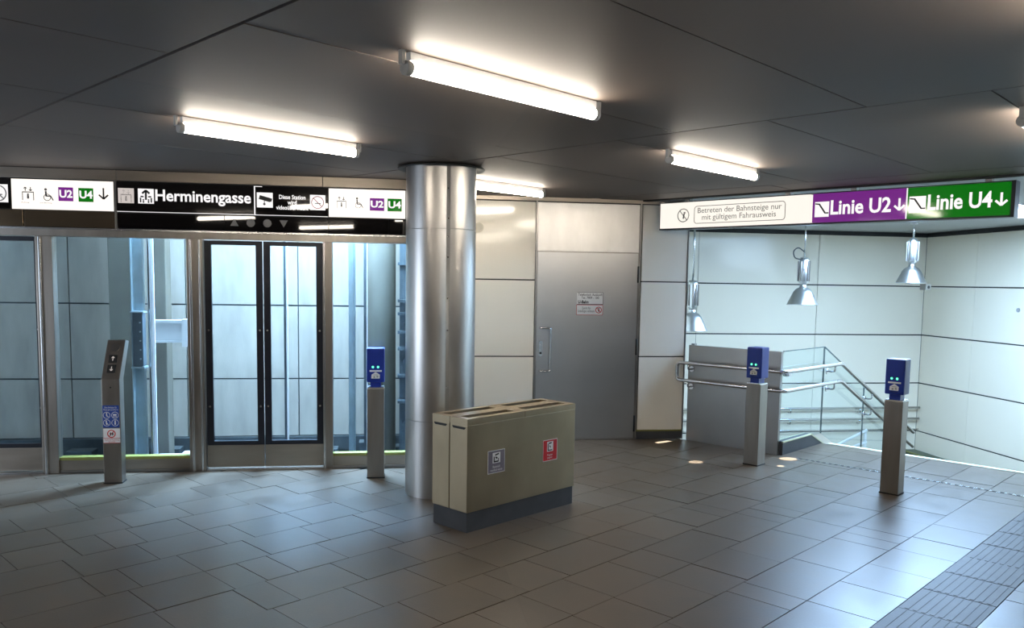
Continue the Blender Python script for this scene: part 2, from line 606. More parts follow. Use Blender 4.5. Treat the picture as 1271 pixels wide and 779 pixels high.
# dark edge of the ceiling towards the stairs
p = clip([w2(CE, -4), w2(CE + 0.05, -4), w2(CE + 0.05, 7), w2(CE, 7)], [(1, 0, XR), (0, 1, 8.79)])
MB().prism(p, 2.635, 2.76).build('ceiling_edge', BLACK, ceil)

# ------------------------------------------------------------------ walls out of frame, around the camera
wl = tag(bx('wall_left', DULL, None, XL - 0.2, XL, YB, 7.6, 0, 2.66), kind='structure')
wb = tag(bx('wall_back', DULL, None, XL - 0.2, XR + 0.2, YB - 0.2, YB, 0, 2.66), kind='structure')

# ------------------------------------------------------------------ wall with the service door (y = 8.80)
YD = 8.80
wc = setting('wall_centre', 'cream enamelled panel wall around steel service door', 'wall')
bx('wall_core', GASKET, wc, 0.70, 3.27, YD + 0.012, YD + 0.20, 0, 2.66)
for x0, x1 in ((0.70, 1.548), (2.738, 3.262)):
    for z0, z1 in ((0.105, 0.925), (0.937, 1.757), (1.769, 2.600)):
        bx('wall_panel', CREAM, wc, x0 + 0.004, x1, YD - 0.012, YD + 0.012, z0, z1, bevel=0.003)
    bx('skirting', SKIRT, wc, x0, x1 + 0.004, YD - 0.004, YD + 0.012, 0.0, 0.088)
    bx('lime_strip', LIME, wc, x0, x1 + 0.004, YD - 0.010, YD + 0.012, 0.088, 0.102)
bx('top_trim', HEADSTEEL, wc, 0.70, 3.27, YD - 0.02, YD + 0.012, 2.612, 2.655)
bx('top_shadow_joint', GASKET, wc, 0.70, 3.27, YD - 0.006, YD + 0.012, 2.600, 2.612)
for x in (1.553, 2.715, 3.264):
    bx('edge_trim', PARASTEEL, wc, x, x + 0.014, YD - 0.016, YD + 0.012, 0.0, 2.612)
# wall end towards the stairwell, and the step in the wall behind the column
we = tag(bx('wall_stair_side', WHITE_E, None, 3.10, 3.27, YD + 0.21, 12.9, -1.3, 2.66), kind='structure')
wr = tag(bx('wall_recess', CREAM, None, 0.69, 0.71, 7.82, YD - 0.013, 0, 2.65), kind='structure')
s = thing('wall_sensor', 'round pale button-shaped sensor high on cream wall right of column', 'sensor', (0.93, YD - 0.013, 2.31))
sm = MB().prism(disc(0, 0, 0.052, 24), -0.022, 0, 'y').build('cover', surf('sensor_cover', (0.5, 0.47, 0.38), 0.4), s, bevel=0.0)
MB().prism(disc(0, 0, 0.036, 24), -0.028, -0.022, 'y').build('lens', surf('sensor_lens', (0.42, 0.40, 0.33), 0.3), s)

# ------------------------------------------------------------------ service door
dr = setting('door_3', 'brushed steel service door with pull handle and notices', 'door', (1.57, YD, 0))
bx('door_frame', PARASTEEL, dr, 0.0, 1.143, 0.0, 0.012, 0, 2.61)
bx('transom_panel', COLSTEEL, dr, 0.004, 1.135, -0.012, 0.004, 2.078, 2.598, bevel=0.002)
leaf = bx('door_leaf', DOORSTEEL, dr, 0.006, 1.128, -0.014, 0.0, 0.012, 2.066, bevel=0.002)
h = MB().tube(fillet([(0.045, -0.014, 1.245), (0.045, -0.06, 1.245), (0.155, -0.06, 1.245), (0.155, -0.06, 0.775), (0.045, -0.06, 0.775), (0.045, -0.014, 0.775)], 0.02), 0.011)
h.build('pull_handle', RAILSTEEL, dr)
lk = bx('lock_plate', RAILSTEEL, dr, 0.035, 0.075, -0.018, -0.014, 0.93, 1.10)
MB().prism(disc(0.055, 0.97, 0.012), -0.026, -0.018, 'y').build('lock_cylinder', BLACK, lk)
for z0 in (0.09, 0.95, 1.75):
    MB().lathe([(0.010, 0), (0.010, 0.18)], 1.134, -0.018, 12, z0).build('hinge', BLACK, dr)
n1 = bx('notice', STICKW, dr, 0.450, 0.745, -0.0165, -0.014, 1.505, 1.635)
n1['label'] = 'white notice with black lettering'
letters('Telefonisch Auskunft\nTel. 7909 - 100', INK, n1, 0.462, 0.735, 1.565, 1.625, -0.0168, 0.01)
letters('U-Bahn', INK, n1, 0.462, 0.58, 1.515, 1.550, -0.0168, 0.04)
plate('frame_line', INK, n1, [bar(.452, 1.634, .743, 1.634, .004), bar(.743, 1.634, .743, 1.507, .005), bar(.452, 1.507, .743, 1.507, .006)], -0.0172)
n2 = bx('notice', STICKW, dr, 0.446, 0.742, -0.0165, -0.014, 1.388, 1.500)
n2['label'] = 'white notice with red border and prohibition sign'
letters('Zutritt für\nUnbefugte verboten', INK, n2, 0.462, 0.65, 1.412, 1.478, -0.0168, 0.0)
plate('red_ring', REDP, n2, ring(0.695, 1.445, 0.036, 0.008) + [bar(.671, 1.47, .719, 1.42, .007)] +
      [bar(.447, 1.390, .741, 1.390, .005), bar(.741, 1.390, .741, 1.499, .005), bar(.447, 1.499, .741, 1.499, .005), bar(.447, 1.390, .447, 1.499, .005)], -0.0172)
plate('figure', INK, n2, [disc(.697, 1.462, .007, 10), rect(.690, .704, 1.428, 1.453)], -0.0170)
bx('threshold', PARASTEEL, dr, 0.0, 1.143, -0.03, 0.0, 0.001, 0.008)

# ------------------------------------------------------------------ lift front (y = 7.60)
YF = 7.60
wf = setting('wall_lift_front', 'steel and black glass header band over the lift front', 'wall')
bx('header_core', BLACK, wf, XL, 0.70, YF + 0.03, YF + 0.20, 2.10, 2.66)
for x0, x1 in ((XL, -4.55), (-4.55, -2.34), (-2.34, -0.60), (-0.60, 0.70)):
    bx('header_panel', HEADSTEEL, wf, x0 + 0.003, x1 - 0.003, YF - 0.005, YF + 0.03, 2.560, 2.648, bevel=0.002)
for x0, x1 in ((-4.55, -3.10), (-3.09, -2.352)):
    bx('lower_band_panel', BRONZE, wf, x0, x1, YF, YF + 0.03, 2.152, 2.292, bevel=0.002)
for x0, x1 in ((-2.340, -1.45), (-1.446, -0.552), (-0.548, -0.02), (-0.016, 0.70)):
    bx('lower_band_panel', BLACKGLOSS, wf, x0, x1, YF, YF + 0.03, 2.152, 2.284, bevel=0.001)
bx('band_divider', PARASTEEL, wf, -2.358, -2.341, YF - 0.012, YF + 0.03, 2.145, 2.555)
bx('head_rail', RAILSTEEL, wf, XL, 0.70, YF - 0.006, YF + 0.10, 2.132, 2.147)
bx('head_profile', POSTSTEEL, wf, XL, 0.70, YF + 0.01, YF + 0.14, 2.075, 2.132)
for i, (x, kd) in enumerate(((-1.365, 'u'), (-1.225, 'o'), (-1.083, 'o'), (-0.942, 'd'))):
    s_ = 0.036
    zc = 2.226
    poly = {'u': [(x - s_, zc - .03), (x + s_, zc - .03), (x, zc + .034)], 'd': [(x - s_, zc + .03), (x, zc - .034), (x + s_, zc + .03)], 'o': disc(x, zc, s_, 24)}[kd]
    nm = 'arrow_indicator' if kd != 'o' else 'round_indicator'
    plate(nm, GREYP, wf, [poly], YF - 0.002)

# posts
for i, (x0, x1) in enumerate(((-3.015, -2.880), (-1.780, -1.640), (-0.606, -0.520), (0.60, 0.70))):
    p_ = tag(bx('trim_%d' % (i + 1), POSTSTEEL, None, x0, x1, YF + 0.0, YF + 0.10, 0.0, 2.075, bevel=0.004), kind='structure')
    if i < 2:
        bx('cover_strip', RAILSTEEL, p_, x0 + 0.028, x0 + 0.048, YF - 0.014, YF, 0.0, 2.07, bevel=0.003)
    if i == 2:
        bx('cover_strip', RAILSTEEL, p_, x0 + 0.004, x0 + 0.022, YF - 0.014, YF, 0.0, 2.07, bevel=0.003)
    if i == 1:
        bx('jamb_strip', RAILSTEEL, p_, x1 - 0.034, x1 - 0.018, YF - 0.012, YF, 0.0, 2.07, bevel=0.003)


def glazing(n, x0, x1, label):
    g_ = setting('window_%d' % n, label, 'window')
    bx('window_pane', GL, g_, x0, x1, YF + 0.055, YF + 0.063, 0.142, 2.078)
    bx('bottom_panel', HEADSTEEL, g_, x0, x1, YF + 0.02, YF + 0.10, 0.022, 0.115, bevel=0.003)
    bx('lime_strip', LIME, g_, x0, x1, YF + 0.012, YF + 0.10, 0.115, 0.140)
    bx('foot_rail', PARASTEEL, g_, x0, x1, YF + 0.01, YF + 0.10, 0.0, 0.022)
    return g_


glazing(1, -2.880, -1.780, 'fixed glass panel of the lift front behind the call pillar')
glazing(2, -0.520, 0.60, 'fixed glass panel of the lift front beside the column')


def liftdoor(n, leaves, label, x0, x1):
    d_ = setting('door_%d' % n, label, 'door')
    for a, b, fr in leaves:
        lf = MB()
        lf.box(a, a + fr, YF + 0.045, YF + 0.075, 0.225, 2.068)
        lf.box(b - fr, b, YF + 0.045, YF + 0.075, 0.225, 2.068)
        lf.box(a + fr, b - fr, YF + 0.045, YF + 0.075, 2.030, 2.068)
        lf.box(a + fr, b - fr, YF + 0.045, YF + 0.075, 0.225, 0.262)
        l_ = lf.build('door_leaf', DARKFRAME, d_)
        bx('door_pane', GL, l_, a + fr, b - fr, YF + 0.056, YF + 0.064, 0.262, 2.030)
        bx('kick_panel', HEADSTEEL, l_, a, b, YF + 0.040, YF + 0.075, 0.022, 0.225, bevel=0.002)
        for z in (0.58, 1.27):
            for xx in (a + fr * 0.5, b - fr * 0.5):
                MB().prism(disc(xx, z, 0.009, 10), YF + 0.040, YF + 0.045, 'y').build('screw', RAILSTEEL, l_)
    bx('sill', RAILSTEEL, d_, x0, x1, YF + 0.0, YF + 0.10, 0.001, 0.014)
    return d_


liftdoor(2, ((-1.636, -1.136, 0.058), (-1.128, -0.608, 0.058)), 'pair of glazed lift doors with dark frames', -1.64, -0.606)
liftdoor(1, ((-4.10, -3.56, 0.03), (-3.552, -3.020, 0.022)), 'glazed door of the second lift at the far left', -4.2, -3.015)
d_ = MB().box(XL, -4.1, YF, YF + .1, 0, 2.13).build('trim_5', POSTSTEEL); tag(d_, kind='structure')


# ------------------------------------------------------------------ backlit signs on the header band
def sign_box(name, label, x0, x1, mat, group=None):
    t_ = thing(name, label, 'sign', (x0, YF - 0.010, 2.293), 0, group)
    bx('light_box', BLACK, t_, 0, x1 - x0, 0.002, 0.038, 0, 0.258)
    bx('sign_face', mat, t_, 0.002, x1 - x0 - 0.002, -0.004, 0.002, 0.003, 0.255)
    return t_


def lift_icon(parent, x, z, s, mat):
    plate('lift_pictogram', mat, parent, [bar(x + .12 * s, z + .60 * s, x + .12 * s, z + .02 * s, .05 * s), bar(x + .88 * s, z + .60 * s, x + .88 * s, z + .02 * s, .05 * s),
          bar(x + .10 * s, z + .62 * s, x + .90 * s, z + .62 * s, .07 * s), disc(x + .5 * s, z + .45 * s, .07 * s, 10), rect(x + .43 * s, x + .57 * s, z + .14 * s, z + .38 * s)] +
          uparrow(x + .32 * s, z + .84 * s, .28 * s, .2 * s, .06 * s) + downarrow(x + .68 * s, z + .84 * s, .28 * s, .2 * s, .06 * s), -0.006)


def wc_icon(parent, x, z, s, mat):
    plate('wheelchair_pictogram', mat, parent, [disc(x + .35 * s, z + .88 * s, .1 * s, 12), bar(x + .35 * s, z + .76 * s, x + .38 * s, z + .36 * s, .13 * s),
          bar(x + .36 * s, z + .38 * s, x + .72 * s, z + .38 * s, .10 * s), bar(x + .70 * s, z + .38 * s, x + .88 * s, z + .06 * s, .08 * s)] + ring(x + .45 * s, z + .28 * s, .27 * s, .05 * s), -0.006)


def line_badge(parent, txt, x0, x1, z0, z1, mat):
    b_ = plate('line_badge', mat, parent, [rect(x0, x1, z0, z1)], -0.0065)
    letters(txt, LETTERW, b_, x0 + 0.008, x1 - 0.006, z0 + 0.028, z1 - 0.022, -0.0072, 0.035)


def nosmoke(parent, cx, cz, r, mat, mat2, y=-0.006):
    plate('no_smoking_pictogram', mat, parent, ring(cx, cz, r, r * 0.13) + [bar(cx - r * .68, cz + r * .68, cx + r * .68, cz - r * .68, r * .13)], y)
    plate('cigarette', mat2, parent, [bar(cx - r * .45, cz - r * .15, cx + r * .5, cz - r * .15, r * .14)], y + 0.0003)


# black sign at the left edge
t_ = sign_box('lift_notice_sign', 'black lift-front sign with white prohibition symbol, cut by left photo edge', -4.10, -3.190, BLACKGLOSS)
o_ = plate('symbol_field', LETTERW, t_, [rect(0.70, 0.895, 0.055, 0.205)], -0.006)
nosmoke(t_, 0.815, 0.13, 0.07, GREYP, GREYP, -0.0072)
# white sign left
t_ = sign_box('line_direction_sign', 'white backlit sign with U2 and U4 badges and down arrow, left of station name', -3.180, -2.362, SIGNW)
lift_icon(t_, 0.075, 0.075, 0.115, GREYP)
wc_icon(t_, 0.235, 0.075, 0.11, GREYP)
letters('Aufzug', LGREY, t_, 0.075, 0.14, 0.052, 0.064, -0.006, 0)
letters('zum Bahnsteig', LGREY, t_, 0.225, 0.32, 0.052, 0.064, -0.006, 0)
line_badge(t_, 'U2', 0.374, 0.493, 0.078, 0.195, SIGNP)
line_badge(t_, 'U4', 0.535, 0.655, 0.076, 0.193, SIGNG)
plate('arrow', INK, t_, downarrow(0.737, 0.150, 0.095, 0.075, 0.013), -0.006)
# station name
t_ = sign_box('station_name_sign', 'black sign reading Herminengasse in white over the lift doors', -2.338, -1.196, BLACKGLOSS)
o_ = plate('pictogram_field', DIMWHITE, t_, [rect(0.013, 0.143, 0.076, 0.203)], -0.006)
lift_icon(t_, 0.023, 0.080, 0.110, INK)
plate('pictogram_field', LETTERW, t_, [rect(0.176, 0.306, 0.076, 0.203)], -0.006)
plate('exit_pictogram', INK, t_, uparrow(0.241, 0.150, 0.085, 0.06, 0.016) + [bar(.197, .125, .197, .085, .012), bar(.285, .125, .285, .085, .012), bar(.197, .135, .222, .135, .012), bar(.260, .135, .285, .135, .012),
      disc(.220, .108, .007, 8), disc(.262, .108, .007, 8), rect(.214, .226, .082, .1), rect(.256, .268, .082, .1)], -0.0078)
letters('Herminengasse', LETTERW, t_, 0.318, 1.120, 0.070, 0.200, -0.006, 0.022)
plate('base_line', LETTERW, t_, [rect(0.0, 1.142, 0.001, 0.006)], -0.006)
# video notice
t_ = sign_box('video_notice_sign', 'black sign with camera symbol and surveillance wording, right of station name', -1.192, -0.552, BLACKGLOSS)
plate('base_line', LETTERW, t_, [rect(0.0, 0.64, 0.001, 0.006), rect(0.0, 0.010, 0.0, 0.255), rect(0.0, .07, .249, .255)], -0.006)
plate('camera_field', LETTERW, t_, [rect(0.024, 0.160, 0.070, 0.200)], -0.006)
plate('camera_pictogram', INK, t_, [bar(.045, .160, .140, .135, .036), bar(.140, .122, .150, .150, .014), disc(.088, .100, .010, 12), bar(.088, .10, .088, .14, .006)], -0.0078)
letters('Diese Station\nwird\nvideoüberwacht', LETTERW, t_, 0.188, 0.468, 0.055, 0.186, -0.006, 0.02)
plate('symbol_field', LETTERW, t_, [rect(0.482, 0.615, 0.060, 0.193)], -0.006)
nosmoke(t_, 0.548, 0.127, 0.056, PINKP, GREYP, -0.0078)
# white sign right
t_ = sign_box('line_direction_sign', 'white backlit sign with U2 and U4 badges beside the steel column', -0.548, 0.135, SIGNW)
lift_icon(t_, 0.060, 0.080, 0.105, GREYP)
wc_icon(t_, 0.215, 0.085, 0.10, GREYP)
line_badge(t_, 'U2', 0.363, 0.492, 0.068, 0.180, SIGNP)
line_badge(t_, 'U4', 0.521, 0.648, 0.066, 0.180, SIGNG)

# ------------------------------------------------------------------ lift shaft behind the glass
YS = 10.0
wsb = setting('wall_shaft', 'concrete panelled back wall of the lift shaft', 'wall')
bx('wall_core', DARKSTEEL, wsb, XL, 0.68, YS + 0.02, YS + 0.2, -1.6, 4.6)
xs = [-5.16, -3.62, -2.35, -1.08, 0.19, 0.50]
for x0, x1 in zip(xs, xs[1:]):
    for z0, z1 in ((-0.14, 0.55), (0.55, 1.42), (1.42, 2.29), (2.29, 3.16), (3.16, 4.4)):
        bx('concrete_panel', CONC, wsb, x0 + 0.007, x1 - 0.007, YS - 0.01, YS + 0.02, z0 + 0.009, z1 - 0.009)
bx('dark_ledge', DARKSTEEL, wsb, XL, 0.5, YS - 0.08, YS + 0.02, -0.30, -0.14)
wsl = tag(bx('wall_shaft_left', CONC, None, XL - 0.2, XL, YF + 0.2, YS + 0.2, -1.6, 4.6), kind='structure')
wsr = tag(bx('wall_shaft_right', CONC, None, 0.51, 0.68, YF + 0.2, YS, -1.6, 4.6), kind='structure')
tag(bx('floor_shaft', DARKSTEEL, None, XL, 0.68, YF + 0.2, YS + 0.2, -1.8, -1.6), kind='structure')
wup = tag(bx('wall_shaft_front', CONC, None, XL, 0.50, YF + 0.21, YF + 0.32, 2.10, 4.6), kind='structure')
tag(bx('wall_pit', DARKSTEEL, None, XL, 0.50, YF + 0.11, YF + 0.2, -1.6, -0.02), kind='structure')
# concrete posts
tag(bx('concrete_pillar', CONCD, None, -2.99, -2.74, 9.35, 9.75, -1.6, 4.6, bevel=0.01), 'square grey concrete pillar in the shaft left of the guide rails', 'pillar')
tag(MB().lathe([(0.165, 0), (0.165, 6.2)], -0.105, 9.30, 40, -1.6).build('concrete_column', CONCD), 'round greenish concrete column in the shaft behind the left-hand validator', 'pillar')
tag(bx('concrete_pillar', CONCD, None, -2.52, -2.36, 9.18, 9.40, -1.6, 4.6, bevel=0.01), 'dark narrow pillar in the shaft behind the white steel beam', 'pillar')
# steel uprights
g1 = thing('steel_upright', 'blue-grey steel upright in the shaft, right of the concrete pillar', 'post', (-2.36, 8.20, 0))
bx('web', GALV, g1, -0.045, 0.045, -0.01, 0.06, -1.6, 4.4)
bx('flange', GALV, g1, -0.045, -0.035, -0.08, 0.06, -1.6, 4.4)
g2 = thing('guide_rail', 'bright white lift guide rail beside the control box', 'rail', (-2.262, 8.26, 0))
bx('rail_back', WHITEP, g2, -0.030, 0.030, 0.0, 0.012, -1.6, 4.4)
bx('rail_blade', RAILSTEEL, g2, -0.006, 0.006, -0.06, 0.0, -1.6, 4.4)
g3 = thing('guide_rail', 'thin guide rail seen through the right lift door leaf', 'rail', (-1.045, 8.55, 0))
bx('rail_back', DARKSTEEL, g3, -0.022, 0.004, 0.0, 0.012, -1.6, 4.4)
bx('rail_blade', WHITEP, g3, 0.006, 0.020, -0.05, 0.0, -1.6, 4.4)
g4 = thing('guide_rail', 'grey wide steel guide rail right of the lift doors', 'rail', (-0.385, 8.60, 0))
bx('rail_back', GALV, g4, -0.040, 0.030, 0.0, 0.012, -1.6, 4.4)
bx('rail_blade', GALV, g4, -0.008, 0.008, -0.06, 0.0, -1.6, 4.4)
g5 = thing('glazing_post', 'slim pale glazing post in the shaft left of the round concrete column', 'post', (-0.245, 8.55, 0))
bx('post', DARKSTEEL, g5, -0.025, 0.0, 0, 0.04, -1.6, 4.4)
bx('bright_edge', WHITEP, g5, 0.002, 0.016, -0.01, 0.03, -1.6, 4.4)
g6 = thing('glazing_post', 'slim bright glazing post in the shaft left of the lift doors', 'post', (-1.87, 8.2, 0))
bx('post', GALV, g6, 0.0, 0.05, 0, 0.04, -1.6, 4.4)
bx('bright_edge', WHITEP, g6, -0.014, -0.002, -0.01, 0.03, -1.6, 4.4)
cb_ = thing('control_box', 'dark bolted steel box fixed to the upright in the shaft', 'machine', (-2.33, 8.06, 0.90))
bx('housing', DARKSTEEL, cb_, -0.045, 0.045, 0, 0.10, 0, 0.50, bevel=0.006)
bx('top_plate', GALV, cb_, -0.062, 0.055, -0.01, 0.12, 0.50, 0.515)
bx('bottom_plate', GALV, cb_, -0.062, 0.055, -0.01, 0.12, -0.02, -0.003)
for k_ in range(5):
    MB().prism(disc(0.022, 0.07 + 0.085 * k_, 0.008, 8), -0.006, 0, 'y').build('bolt', GALV, cb_)
bm_ = thing('steel_beam', 'white painted horizontal steel beam across the shaft at half height', 'beam', (-2.40, 8.80, 1.07))
bx('flange', WHITEP, bm_, 0, 0.52, -0.06, 0.06, 0.20, 0.23)
bx('web', WHITEP, bm_, 0, 0.52, -0.01, 0.01, 0.02, 0.20)
bx('flange', WHITEP, bm_, 0, 0.52, -0.06, 0.06, 0.0, 0.02)
bx('end_plate', WHITEP, bm_, 0.30, 0.50, -0.07, 0.07, -0.04, 0.24)
pt = thing('pit_beam', 'pale steel beams low in the pit behind left glass panel', 'beam', (-2.30, 8.5, -0.2))
MB().box(0, 0.55, 0.0, 0.08, 0.08, 0.16).box(0.12, 0.20, -0.3, 0.6, 0.0, 0.08).build('beam', WHITEP, pt)
sh = thing('steel_bracket', 'stacked turquoise-lit steel brackets in the shaft right of the round column', 'bracket', (0.10, 9.0, 0))
bx('back_plate', DARKSTEEL, sh, 0.0, 0.38, 0.08, 0.09, -0.3, 2.3)
for z in (0.40, 0.68, 0.98, 1.16, 1.36, 1.50, 1.9):
    bx('bracket_arm', DARKSTEEL, sh, -0.02, 0.38, -0.06, 0.08, z, z + 0.03)
for z in (0.15, 0.85, 1.25):
    MB().prism(disc(0.08, z, 0.04, 14), 0.02, 0.08, 'y').build('roller', DARKSTEEL, sh)
pb_ = thing('pit_machinery', 'row of dark machinery lying along the foot of the shaft wall', 'machine', (-3.5, 9.5, -0.30))
for i in range(9):
    x = i * 0.45 + rnd.uniform(-.05, .05)
    w, hh = rnd.uniform(.12, .3), rnd.uniform(.08, .20)
    bx('machine_block', DARKSTEEL, pb_, x, x + w, 0, 0.2, 0, hh, bevel=0.006)
bx('base_rail', DARKSTEEL, pb_, -0.2, 4.4, 0, 0.25, -0.06, -0.001)

# ------------------------------------------------------------------ steel column
co = thing('clad_column', 'round brushed steel clad column behind the litter bin', 'column', (0.405, 6.715, 0))
RC = 0.282
for nm, z0, z1 in (('cladding', 0.0, 0.62), ('cladding', 0.624, 2.145), ('cladding', 2.150, 2.650)):
    m = MB(); n = 64
    # open ring with a narrow recessed seam
    seam = math.radians(-82); wd = 0.030
    pts = []
    for i in range(n + 1):
        a = seam + wd / 2 / RC + (2 * math.pi - wd / RC) * i / n
        pts.append((RC * math.cos(a), RC * math.sin(a)))
    b = len(m.v)
    for (x, y) in pts: m.v += [(x, y, z0), (x, y, z1)]
    for i in range(n):
        m.f.append([2 * i, 2 * i + 2, 2 * i + 3, 2 * i + 1]); m.s.append(True)
    e = m.build(nm, COLSTEEL, co)
MB().lathe([(RC - 0.004, 0), (RC - 0.004, 2.65)], 0, 0, 96, 0.0).build('seam_core', ENDCAP, co)
sx_, sy_ = math.cos(seam), math.sin(seam)
for z in (0.35, 0.9, 1.35, 1.60, 1.92, 2.08, 2.22, 2.45):
    MB().lathe([(0.007, 0), (0.007, 0.012)], (RC - 0.004) * sx_, (RC - 0.004) * sy_, 10, z).build('screw', RAILSTEEL, co)
m = MB().lathe([(0.30, 0.012), (0.345, 0.0), (0.35, 0.004), (0.35, 0.010), (0.30, 0.022)], 0, 0, 48, 2.626)
m.build('ceiling_collar', BLACK, co)

# ------------------------------------------------------------------ litter bin
bn = thing('litter_bin', 'rectangular brushed steel litter bin with two sorting stickers', 'bin', (0.525, 5.534, 0), T)
L_, D_ = 1.150, 0.370
bx('plinth', SKIRT, bn, 0.008, L_ - 0.008, 0.008, D_ - 0.008, 0.0, 0.145)
for y0, y1 in ((0.0, D_ / 2 - 0.003), (D_ / 2 + 0.003, D_)):
    bx('body', BINSTEEL, bn, 0, L_, y0, y1, 0.142, 0.755, bevel=0.004)
for (x0, x1) in ((0.0, L_ / 2 - 0.002), (L_ / 2 + 0.002, L_)):
    for (y0, y1) in ((0.0, D_ / 2 - 0.002), (D_ / 2 + 0.002, D_)):
        m = MB()
        # lid with a long slot: four strips and a sunk dark slot
        sx0, sx1, sy0, sy1 = x0 + 0.06, x1 - 0.06, y0 + 0.055, y1 - 0.045
        m.box(x0, x1, y0, sy0, 0.756, 0.800).box(x0, x1, sy1, y1, 0.756, 0.800).box(x0, sx0, sy0, sy1, 0.756, 0.800).box(sx1, x1, sy0, sy1, 0.756, 0.800)
        ld = m.build('lid', BINSTEEL, bn)
        bx('slot', BLACK, ld, sx0, sx1, sy0, sy1, 0.750, 0.768)
for y0, y1 in ((0.02, 0.155), (0.215, 0.35)):
    m = MB().prism([(y0, 0.735), (y0 + .012, 0.725), (y1 - 0.012, 0.725), (y1, 0.735), (y1, 0.742), (y0, 0.742)], -0.0015, 0.001, 'x')
    m.build('lid_catch', BLACK, bn)
g_ = plate('sticker', STICKG, bn, [rect(0.196, 0.366, 0.385, 0.550)], -0.0015)
g_['label'] = 'grey sticker with white bin symbol'
plate('sticker_border', STICKW, g_, [bar(.198, .386, .198, .549, .004), bar(.364, .386, .364, .549, .004), bar(.197, .387, .365, .387, .004), bar(.197, .548, .365, .548, .004)], -0.0025)
plate('symbol_field', STICKW, g_, [rect(0.243, 0.320, 0.457, 0.532)], -0.0025)
plate('bin_symbol', INK, g_, [bar(.258, .505, .258, .468, .008), bar(.254, .468, .300, .468, .010), bar(.300, .464, .300, .490, .006), bar(.268, .515, .305, .522, .010), bar(.272, .500, .290, .490, .012)], -0.0035)
letters('Restmüll\nresidual waste', STICKW, g_, 0.222, 0.340, 0.400, 0.440, -0.003, 0)
r_ = plate('sticker', STICKR, bn, [rect(0.775, 0.940, 0.388, 0.552)], -0.0015)
r_['label'] = 'red sticker with white paper symbol'
plate('sticker_border', STICKW, r_, [bar(.777, .389, .777, .551, .004), bar(.938, .389, .938, .551, .004), bar(.776, .390, .939, .390, .004), bar(.776, .550, .939, .550, .004)], -0.0025)
plate('symbol_field', STICKW, r_, [rect(0.822, 0.892, 0.460, 0.536)], -0.0025)
plate('paper_symbol', INK, r_, [bar(.834, .520, .834, .472, .008), bar(.830, .470, .880, .470, .008), bar(.840, .522, .872, .526, .010), bar(.850, .505, .862, .490, .008)], -0.0035)
letters('Papier\npaper', STICKW, r_, 0.825, 0.888, 0.402, 0.442, -0.003, 0)


# ------------------------------------------------------------------ ticket validators
def validator(label, loc, rz, w=0.150, d=0.135):
    v = thing('ticket_validator', label, 'validator', (loc[0], loc[1], 0), rz, 'blue ticket validators')
    bx('post', POSTSTEEL, v, -w / 2, w / 2, 0, d, 0.0, 0.795, bevel=0.004)
    bx('foot_seal', BLACK, v, -w / 2 - 0.004, w / 2 + 0.004, -0.004, d + 0.004, 0.0, 0.010)
    bx('top_cap', RAILSTEEL, v, -w / 2 + 0.004, w / 2 - 0.004, 0.004, d - 0.004, 0.795, 0.805)
    bx('neck', BLUE, v, -0.045, 0.045, 0.02, d - 0.02, 0.805, 0.860)
    hd = bx('head', BLUE, v, -0.078, 0.078, -0.006, d - 0.004, 0.850, 1.150, bevel=0.012)
    for xx in (-0.024, 0.020):
        MB().prism(disc(xx, 0.985, 0.009, 12), -0.0085, -0.005, 'y').build('indicator_light', LED, hd)
    plate('label_strip', STICKW, hd, [rect(-0.052, 0.052, 0.944, 0.958)], -0.0075)
    plate('ticket_symbol', STICKW, hd, [[(-0.038, 0.885), (0.034, 0.885), (0.036, 0.918), (0.0, 0.942), (-0.036, 0.918)]], -0.0075)
    plate('ticket_print', LGREY, hd, [rect(-.02, -.004, .890, .905), rect(.006, .022, .893, .908), rect(-.02, .02, .914, .919)], -0.0085)
    plate('ticket_slot', BLACK, hd, [rect(-.03, .03, .872, .876)], -0.0075)
    return v


S_ = T - math.pi / 2
validator('blue ticket validator on steel post in front of lift glass, left of column', (-0.125, 7.20), 0.0)
validator('blue ticket validator on steel post in front of the steel parapet', (3.465, 7.42), S_, 0.148, 0.15)
validator('blue ticket validator on steel post at the right, before the top step', (4.175, 6.265), S_)

# ------------------------------------------------------------------ lift call pillar
cp = thing('lift_call_pillar', 'steel lift call pillar with tilted button head and stickers', 'call post', (-2.305, 7.19, 0))
bx('post', POSTSTEEL, cp, -0.072, 0.072, 0, 0.11, 0.0, 0.880, bevel=0.004)
bx('foot_seal', BLACK, cp, -0.076, 0.076, -0.004, 0.114, 0.0, 0.010)
tl = 0.19
m = MB().prism([(0.0, 0.880), (0.11, 0.880), (0.11 + tl * 0.9, 1.185), (tl, 1.200)], -0.072, 0.072, 'x')
hd = m.build('button_head', POSTSTEEL, cp, bevel=0.004)
sl = tl / 0.32


def onhead(name, mat, poly, lift, parent):
    m_ = MB()
    n_ = len(poly)
    nrm = Vector((0, -0.32, tl)).normalized()
    for e_ in (0.0, lift):
        for (x, z) in poly:
            m_.v.append((x, (z - 0.880) * sl + nrm.y * e_, z + nrm.z * e_))
    m_.f = [list(range(n_))[::-1], [n_ + i for i in range(n_)]] + [[i, (i + 1) % n_, n_ + (i + 1) % n_, n_ + i] for i in range(n_)]
    m_.s = [False] * len(m_.f)
    return m_.build(name, mat, parent)


